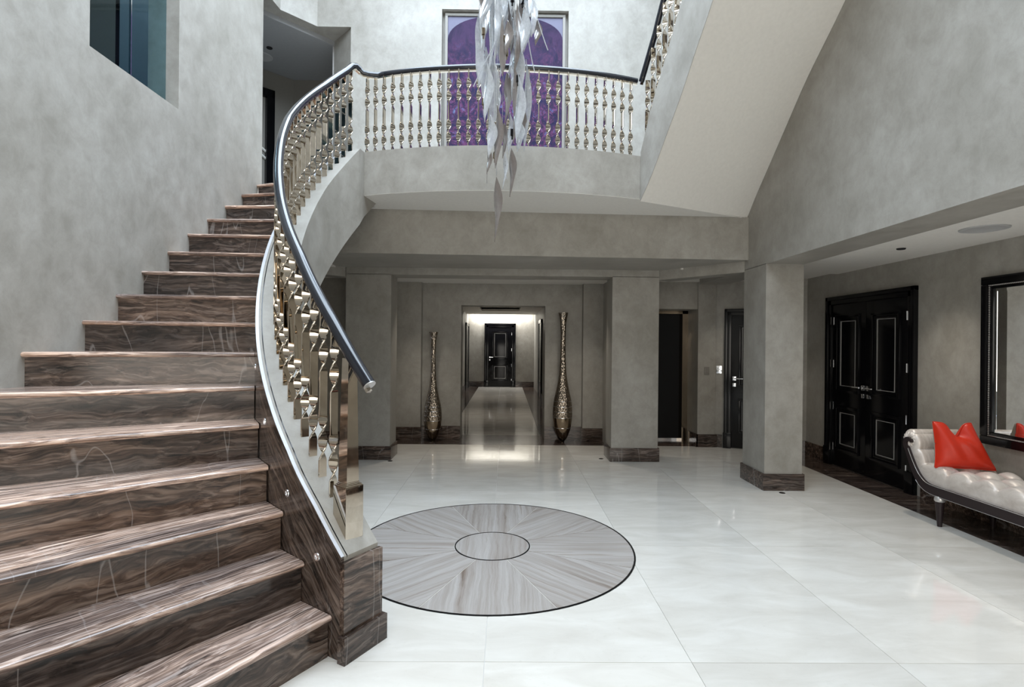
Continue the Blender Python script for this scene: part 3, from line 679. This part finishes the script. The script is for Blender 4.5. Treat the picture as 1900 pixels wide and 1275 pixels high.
# ------------------------------------------------ mirror
mr = tag(empty('mirror', (4.45, 4.26, 1.487)), 'large wall mirror in black frame with beaded silver edge above the chaise', 'mirror')
def yring(bm, y0, y1, z0, z1, t, x0, x1, bev=0):
    for b in ((y0, y1, z1 - t, z1), (y0, y1, z0, z0 + t), (y0, y0 + t, z0 + t, z1 - t), (y1 - t, y1, z0 + t, z1 - t)): box(bm, x0, x1, *b, bev)
hw, hh = .70, .767
bm = new(); yring(bm, -hw, hw, -hh, hh, .075, -.05, 0, .01); link('frame', bm, BLACK, mr)
bm = new(); yring(bm, -hw + .07, hw - .07, -hh + .07, hh - .07, .045, -.036, 0, .004); link('inner_frame', bm, BLACK, mr)
bm = new(); t = .0
def bead(y, z):
    m = Matrix.Translation((-.04, y, z)); bmesh.ops.create_icosphere(bm, subdivisions=1, radius=.0085, matrix=m)
yy = -hw + .082
while yy <= hw - .08: bead(yy, hh - .082); bead(yy, -hh + .082); yy += .0165
zz = -hh + .098
while zz <= hh - .09: bead(-hw + .082, zz); bead(hw - .082, zz); zz += .0165
link('beading', bm, BEAD, mr)['kind'] = 'stuff'
boxes('glass', [(-.02, -.01, -hw + .11, hw - .11, -hh + .11, hh - .11)], MIRR, mr)
bm = new(); yring(bm, -hw + .11, hw - .11, -hh + .11, hh - .11, .03, -.023, -.012); link('bevel_edge', bm, MIRR, mr)

# ------------------------------------------------ chaise longue
ch = tag(empty('chaise_longue', (4.14, 4.2, 0)), 'champagne satin tufted chaise longue with scrolled end and dark wood frame', 'chaise')
IC = Matrix.Translation((-4.14, -4.2, 0))
# dark side rails (profile centre line in y,z and half thickness)
prof = [(5.095, .700, .012), (5.135, .722, .017), (5.172, .705, .020), (5.18, .665, .022), (5.155, .62, .023), (5.12, .55, .025), (5.07, .46, .030), (5.01, .38, .036), (4.93, .325, .040), (4.82, .308, .042), (4.6, .308, .042), (4.0, .309, .041), (3.2, .309, .041), (3.0, .309, .041)]
for xx in (3.865, 4.385):
    bm = new(); rings = []
    py, pz, ph = (dense([p[i] for p in prof], 4) for i in range(3))
    for i in range(len(py)):
        j0, j1 = max(i - 1, 0), min(i + 1, len(py) - 1); ty, tz = py[j1] - py[j0], pz[j1] - pz[j0]; L = math.hypot(ty, tz); ny, nz = -tz / L, ty / L; h = ph[i]
        rings.append([(xx, py[i] + ny * h, pz[i] + nz * h), (xx + .035, py[i] + ny * h, pz[i] + nz * h), (xx + .035, py[i] - ny * h, pz[i] - nz * h), (xx, py[i] - ny * h, pz[i] - nz * h)])
    loft(bm, rings); bm.transform(IC); link('side_rail', bm, DWOOD, ch)
    bm = new(); s = -.003 if xx < 4 else .038
    i0 = 16
    # silver piping along the upper edge and lower edge
    up = []; lw_ = []
    for i in range(i0, len(py)):
        j0, j1 = max(i - 1, 0), min(i + 1, len(py) - 1); ty, tz = py[j1] - py[j0], pz[j1] - pz[j0]; L = math.hypot(ty, tz); ny, nz = -tz / L, ty / L; h = ph[i]
        if nz > 0 or ny < -.5: sg = 1
        up.append((xx + .0, py[i] - ny * h, pz[i] - nz * h)); lw_.append((xx + .0, py[i] + ny * h, pz[i] + nz * h))
    tube(bm, up, .0025, 6); tube(bm, lw_[12:], .002, 6); bm.transform(IC); link('piping', bm, SILV, ch)
boxes('end_rail', [(3.9 - 4.14, 4.385 - 4.14, 3.0 - 4.2, 3.03 - 4.2, .27, .35), (3.9 - 4.14, 4.385 - 4.14, 3.0 - 4.2, 4.95 - 4.2, .30, .35)], DWOOD, ch)
for x, y in ((3.89, 4.78), (4.37, 4.78), (3.89, 3.15), (4.37, 3.15)):
    bm = new(); lathe(bm, [(.019, 0), (.019, .01), (.036, .215), (.036, .222)], 20, (x, y, 0)); bm.transform(IC); link('leg', bm, DWOOD, ch)
    bm = new(); lathe(bm, [(.036, .222), (.041, .228), (.043, .24), (.040, .255), (.032, .27)], 20, (x, y, 0)); bm.transform(IC); link('leg_collar', bm, SILV, ch)['label'] = 'silver leg collar'
# upholstery: profile path swept over the width with tufting
up_ = [(5.16, .655), (5.215, .675), (5.235, .725), (5.205, .772), (5.15, .788), (5.10, .765), (5.075, .71), (5.05, .63), (5.01, .55), (4.95, .49), (4.86, .455), (4.72, .445), (4.45, .445), (4.2, .445), (3.9, .445), (3.6, .445), (3.3, .445), (3.05, .445), (3.02, .37)]
uy, uz = (dense([p[i] for p in up_], 14) for i in range(2))
bm = new(); rings = []; sl = 0; nt = 65
for i in range(len(uy)):
    j0, j1 = max(i - 1, 0), min(i + 1, len(uy) - 1); ty, tz = uy[j1] - uy[j0], uz[j1] - uz[j0]; L = math.hypot(ty, tz) or 1
    ny, nz = tz / L, -ty / L           # outward (upwards on the seat)
    if i: sl += math.hypot(uy[i] - uy[i - 1], uz[i] - uz[i - 1])
    row = []
    seat = 0 if uy[i] > 4.97 else 1
    for k in range(nt):
        t = -1 + 2 * k / (nt - 1); x = 4.142 + .262 * (1 - abs(1 - abs(t)) ** 1) * (1 if t > 0 else -1)
        edge = max(0, (abs(t) - .84) / .16)
        if seat:
            v = (4.97 - uy[i]) / .245; u3 = (t + 1) / 2 * 2.6
            b = (abs(sin(pi * v)) ** .42) * (abs(sin(pi * (u3 + (.0)))) ** .42) * .085
        else:
            b = .024 * abs(sin(pi * sl / .14)) ** .5
        drop = .085 * (1 - math.sqrt(max(0, 1 - edge * edge)))
        x += (.012 if t < 0 else -.012) * (1 if edge > .9 else 0)
        h = b * (1 - edge * .3) - drop
        row.append((x, uy[i] + ny * h, uz[i] + nz * h))
    rings.append(row)
R = [[bm.verts.new(p) for p in r] for r in rings]
for a, b in zip(R, R[1:]):
    for i in range(nt - 1): bm.faces.new((a[i], a[i + 1], b[i + 1], b[i]))
# close the underside of each section
for a in (R,):
    for side in (0, nt - 1):
        low = [bm.verts.new((a[i][side].co.x, a[i][side].co.y + (.0), max(.30, a[i][side].co.z - .05))) for i in range(len(a))]
        for i in range(len(a) - 1): bm.faces.new((a[i][side], a[i + 1][side], low[i + 1], low[i]))
bm.transform(IC); link('upholstery', bm, SAT, ch, ang=80)
# gathered scroll ends (rosettes)
for xx, s in ((3.895, -1), (4.39, 1)):
    bm = new(); rings = []
    for r, dx in ((.002, .0), (.03, .012), (.055, .012), (.072, 0), (.074, -.02)):
        rings.append([(xx + s * (dx + .006 * sin(14 * a) * (r > .02)), 5.155 + r * cos(a) * 1.02, .715 + r * sin(a)) for a in [2 * pi * k / 56 for k in range(56)]])
    loft(bm, rings, True, True); bm.transform(IC); link('scroll_end', bm, SAT, ch, ang=80)

# ------------------------------------------------ red cushion
cu = tag(empty('cushion', (4.13, 4.80, .512)), 'bright orange red cushion with chopped top standing on the chaise', 'cushion')
def pil(u, v, side):
    fv = ((v + 1) / 2) ** 1.1; x = -.075 * fv + (.235 - .085 * fv) * u * (1 - .07 * (1 - v * v)); z = .205 + .205 * v * (1 - .03 * (1 - u * u))
    dip = math.exp(-(u - .12) ** 2 * 9) * max(0, (v + .1) / 1.1) ** 2.2 * .12; z -= dip
    th = .085 * ((1 - u ** 4) * (1 - v ** 4)) ** .55 * (1 - .45 * max(0, v)) + .012
    fold = .010 * sin(9 * u + 3 * v) * (1 - u * u) * (1 - v * v) - .05 * math.exp(-((u - .15) ** 2 * 6 + (v - .75) ** 2 * 5))
    y = -side * (th + (fold if side > 0 else 0))
    return (x, y, z)
N = 26
for side, mat, nm in ((1, RED, 'front_cover'), (-1, BEIGE, 'back_cover')):
    bm = new(); G = [[bm.verts.new(pil(-1 + 2 * i / N, -1 + 2 * j / N, side)) for i in range(N + 1)] for j in range(N + 1)]
    for j in range(N):
        for i in range(N): bm.faces.new((G[j][i], G[j][i + 1], G[j + 1][i + 1], G[j + 1][i]))
    # rim to the seam
    rim = [G[0][i] for i in range(N + 1)] + [G[j][N] for j in range(1, N + 1)] + [G[N][i] for i in range(N - 1, -1, -1)] + [G[j][0] for j in range(N - 1, 0, -1)]
    r2 = [bm.verts.new((v.co.x, 0, v.co.z)) for v in rim]
    for i in range(len(rim)): bm.faces.new((rim[i], rim[(i + 1) % len(rim)], r2[(i + 1) % len(rim)], r2[i]))
    c = link(nm, bm, mat, cu, ang=80)
seam = [pil(-1 + 2 * i / N, -1, 1) for i in range(N)] + [pil(1, -1 + 2 * j / N, 1) for j in range(N)] + [pil(1 - 2 * i / N, 1, 1) for i in range(N)] + [pil(-1, 1 - 2 * j / N, 1) for j in range(N + 1)]
bm = new(); tube(bm, [(x, -.008, z) for x, y, z in seam], .006, 6); link('piping', bm, RED, cu)
cu.rotation_euler = (RAD(-10), 0, RAD(-14))

# ------------------------------------------------ chandelier
cn = tag(empty('chandelier', (-.04, 4.26, 8.0)), 'long hanging chandelier of twisted clear and smoky glass leaves', 'chandelier')
o3 = Vector(cn.location)
def leaf_mesh(L, W, tw, bend, ph, n=22):
    bm = new(); rings = []
    for i in range(n + 1):
        f = i / n; z = -L * f
        s = max(.05, (sin(pi * min(1, f * 1.02)) ** .75) * (1 + .25 * sin(f * 7 + ph))) * W / 2
        a = ph + tw * f; cx, cy = bend * sin(f * pi * 1.3), bend * .6 * sin(f * pi * 2 + ph); t = .0028
        c, q = cos(a), sin(a); cup = s * .22
        rings.append([(cx + x * c - y * q, cy + x * q + y * c, z) for x, y in ((s, cup), (s * .5, t + cup * .25), (0, t), (-s * .5, t + cup * .25), (-s, cup), (-s * .5, -t + cup * .25), (0, -t), (s * .5, -t + cup * .25))])
    loft(bm, rings); return bm
def leaf(x, y, ztop_, L, W, kind, tw=1.6, ph=None, bend=.015):
    ph = random.uniform(-.5, .5) if ph is None else ph
    sg = random.choice((-1, 1)); ph -= sg * tw / 2
    o = link('smoky_leaf' if kind else 'clear_leaf', leaf_mesh(L, W, tw * sg, bend, ph), SMOKE if kind else CLEAR, cn, ang=80)
    o.location = Vector((x, y, ztop_)) - o3; return o
def cone_r(z):      # spread of the cluster by height
    return lerp(z, [2.4, 2.9, 3.3, 3.8, 4.3, 5.2, 6.5], [.0, .07, .13, .19, .25, .32, .34])
cx0 = lambda z: lerp(z, [2.4, 3.0, 3.6, 4.4, 6.5], [-.13, -.11, -.07, -.03, -.03])
LEAVES = ((125, 90, 270, 34, 1), (290, 0, 240, 40, 1), (265, 165, 340, 36, 1), (265, 330, 600, 50, 1), (415, 110, 245, 34, 1), (308, 385, 760, 42, 1), (252, 590, 780, 34, 1), (218, 580, 900, 42, 1), (292, 750, 1005, 36, 1),
    (215, 900, 1240, 44, 1), (176, 790, 930, 22, 1), (345, 480, 720, 30, 1), (140, 0, 290, 50, 0), (182, 20, 380, 44, 0), (190, 240, 660, 62, 0), (186, 640, 850, 42, 0), (358, 0, 235, 44, 0), (322, 200, 600, 52, 0), (322, 420, 765, 52, 0),
    (366, 250, 745, 40, 0), (392, 30, 235, 36, 0), (222, 0, 210, 40, 0), (330, 590, 760, 44, 0), (165, 370, 660, 46, 0), (120, 260, 410, 26, 0), (236, 180, 420, 34, 0), (255, 800, 985, 24, 0), (206, 380, 600, 40, 0), (345, 100, 330, 44, 0), (282, 560, 780, 30, 0))
S = 4.26 / 2773.
for i, (lx, lt, lb, lwid, kd) in enumerate(LEAVES):
    leaf(-.423 + lx * S, 4.26 + .16 * sin(i * 2.4), 4.316 - lt * S, (lb - lt) * S, lwid * S * 1.12, kd, random.uniform(.7, 1.5), random.uniform(-.7, .1), .012)
zz = 4.05; k = 0
while zz < 6.3:
    m = 3 if zz < 4.4 else 6
    for j in range(m):
        a = k * 2.399; r = cone_r(zz - .3) * random.uniform(.35, 1); k += 1
        leaf(cx0(zz - .3) + r * cos(a), 4.26 + r * sin(a), zz + random.uniform(-.06, .06), random.uniform(.42, .62), random.uniform(.06, .095), k % 3 == 0, random.uniform(1, 2.2), None, random.uniform(0, .03))
    zz += .15
for x, y, z in ((-.105, 4.2, 3.04), (.03, 4.2, 3.22), (-.1, 4.18, 3.26), (.07, 4.16, 3.62), (-.20, 4.16, 3.98), (.02, 4.1, 4.2), (-.04, 4.12, 3.9), (.12, 4.2, 4.62), (-.02, 4.5, 4.0), (-.2, 4.3, 3.5), (.1, 4.2, 4.25)):
    bm = new(); lathe(bm, [(.006, -.03), (.006, 0), (.014, 0), (.014, .05), (.008, .056), (.003, .06)], 12, (x, y, z)); bm.transform(Matrix.Translation(-o3)); link('lamp_socket', bm, BRONZE if x < 0 else BLACK, cn)
bm = new(); random.seed(9)
for j in range(16):
    a = j * 2.4; z0 = random.uniform(2.85, 4.3); r = cone_r(z0) * .8
    tube(bm, [(cx0(z0) + r * cos(a), 4.26 + r * sin(a), z0), (cx0(z0) * .5 + r * .5 * cos(a), 4.26 + r * .5 * sin(a), 8.0)], .0018, 5)
bm.transform(Matrix.Translation(-o3)); link('wires', bm, CHROME, cn)['kind'] = 'stuff'
for p in (((.17, 4.2, 4.35), (.20, 4.2, 4.15), (.30, 4.18, 3.88)), ((.12, 4.2, 4.2), (.15, 4.2, 3.9), (.2, 4.2, 3.72)), ((-.1, 4.1, 3.9), (-.2, 4.1, 3.7), (-.27, 4.1, 3.55)), ((.05, 4.2, 3.5), (.09, 4.2, 3.35), (.13, 4.18, 3.22)), ((0, 4.2, 3.2), (-.04, 4.2, 3.0), (-.01, 4.2, 2.88))):
    bm = new(); q = [Vector(v) for v in p]; tube(bm, [q[0].lerp(q[1], t).lerp(q[1].lerp(q[2], t), t) for t in [i / 8 for i in range(9)]], .004, 6); bm.transform(Matrix.Translation(-o3)); link('glass_tendril', bm, CLEAR, cn)
bm = new(); lathe(bm, [(.45, -.06), (.45, .0), (.4, .08)], 40); link('ceiling_plate', bm, CHROME, cn)
bm = new()
for x in (-1, 1): tube(bm, [(x * .3, 0, 0), (x * .3, 0, .24)], .01, 6)
link('hanger', bm, CHROME, cn)

# ------------------------------------------------ small fittings
def disc(name, label, cat, loc, r, mat, rim=None, h=.012):
    o = tag(empty(name, loc), label, cat)
    bm = new(); lathe(bm, [(r, 0), (r, -h * .6), (r * .86, -h), (r * .8, -h * .7)], 28); link('trim_ring', bm, rim or mat, o)
    bm = new(); lathe(bm, [(r * .8, -.001), (r * .8, -h * .55), (.001, -h * .6)], 28, cap=False); link('face', bm, mat, o)
disc('ceiling_speaker', 'round flush white speaker in the aisle ceiling', 'speaker', (3.886, 4.353, 2.575), .165, GRILLE)
disc('downlight', 'small dark downlight in the aisle ceiling near the double doors', 'downlight', (3.884, 5.275, 2.575), .04, BLACK, DARK)
disc('downlight', 'small dark downlight in the nook ceiling behind the nearest pillar', 'downlight', (3.38, 7.80, 2.60), .05, BLACK, DARK)
disc('downlight', 'small dark downlight in the upper landing ceiling at left', 'downlight', (-3.75, 8.47, 6.19), .045, BLACK, DARK)
disc('ceiling_speaker', 'round speaker at the wall edge in the upper landing ceiling', 'speaker', (-3.97, 8.73, 6.19), .15, GRILLE)
disc('downlight', 'faint downlight above the shorter vase in the central bay', 'downlight', (-1.18, 8.1, 2.60), .05, BLACK, WHITE)
disc('downlight', 'faint downlight above the taller vase in the central bay', 'downlight', (.93, 8.1, 2.60), .05, BLACK, WHITE)
g = tag(empty('air_grille', (-.1, 8.3, 2.60)), 'long slot air grille in the central bay ceiling', 'vent')
boxes('frame', [(-.55, .55, -.06, .06, -.008, 0)], WHITE, g); boxes('slot', [(-.53, .53, -.045 + .03 * i, -.03 + .03 * i, -.012, -.004) for i in range(3)], GRILLE, g)
for x, y, lab in ((-1.55, 7.28, 'small round floor stud beside the left bay pillar'), (1.34, 7.52, 'small round floor stud beside the right bay pillar'), (3.02, 5.84, 'small round floor stud in front of the nearest pillar')):
    bm = new(); lathe(bm, [(.0, .004), (.02, .004), (.03, .003), (.033, 0)], 20, (0, 0, 0), cap=False); o = link('floor_stud', bm, BLACK); o.location = (x, y, 0); tag(o, lab, 'floor stud')
def switch(loc, rz, label, mat):
    o = tag(empty('light_switch', loc, rz), label, 'switch')
    boxes('plate', [(-.04, .04, -.008, 0, -.06, .06)], mat, o, bev=.002); boxes('button', [(-.02, .02, -.012, -.006, .008, .035), (-.02, .02, -.012, -.006, -.035, -.008)], mat, o, bev=.001)
switch((3.16, 8.46, 1.20), 0, 'plaster-toned switch plate right of the dark nook opening', PAPER)
sp = A0 + dsp * 1.215; switch((sp.x, sp.y, 1.22), math.atan2(-dsp.y, -dsp.x), 'chrome switch plate beside the black nook door', CHROME)
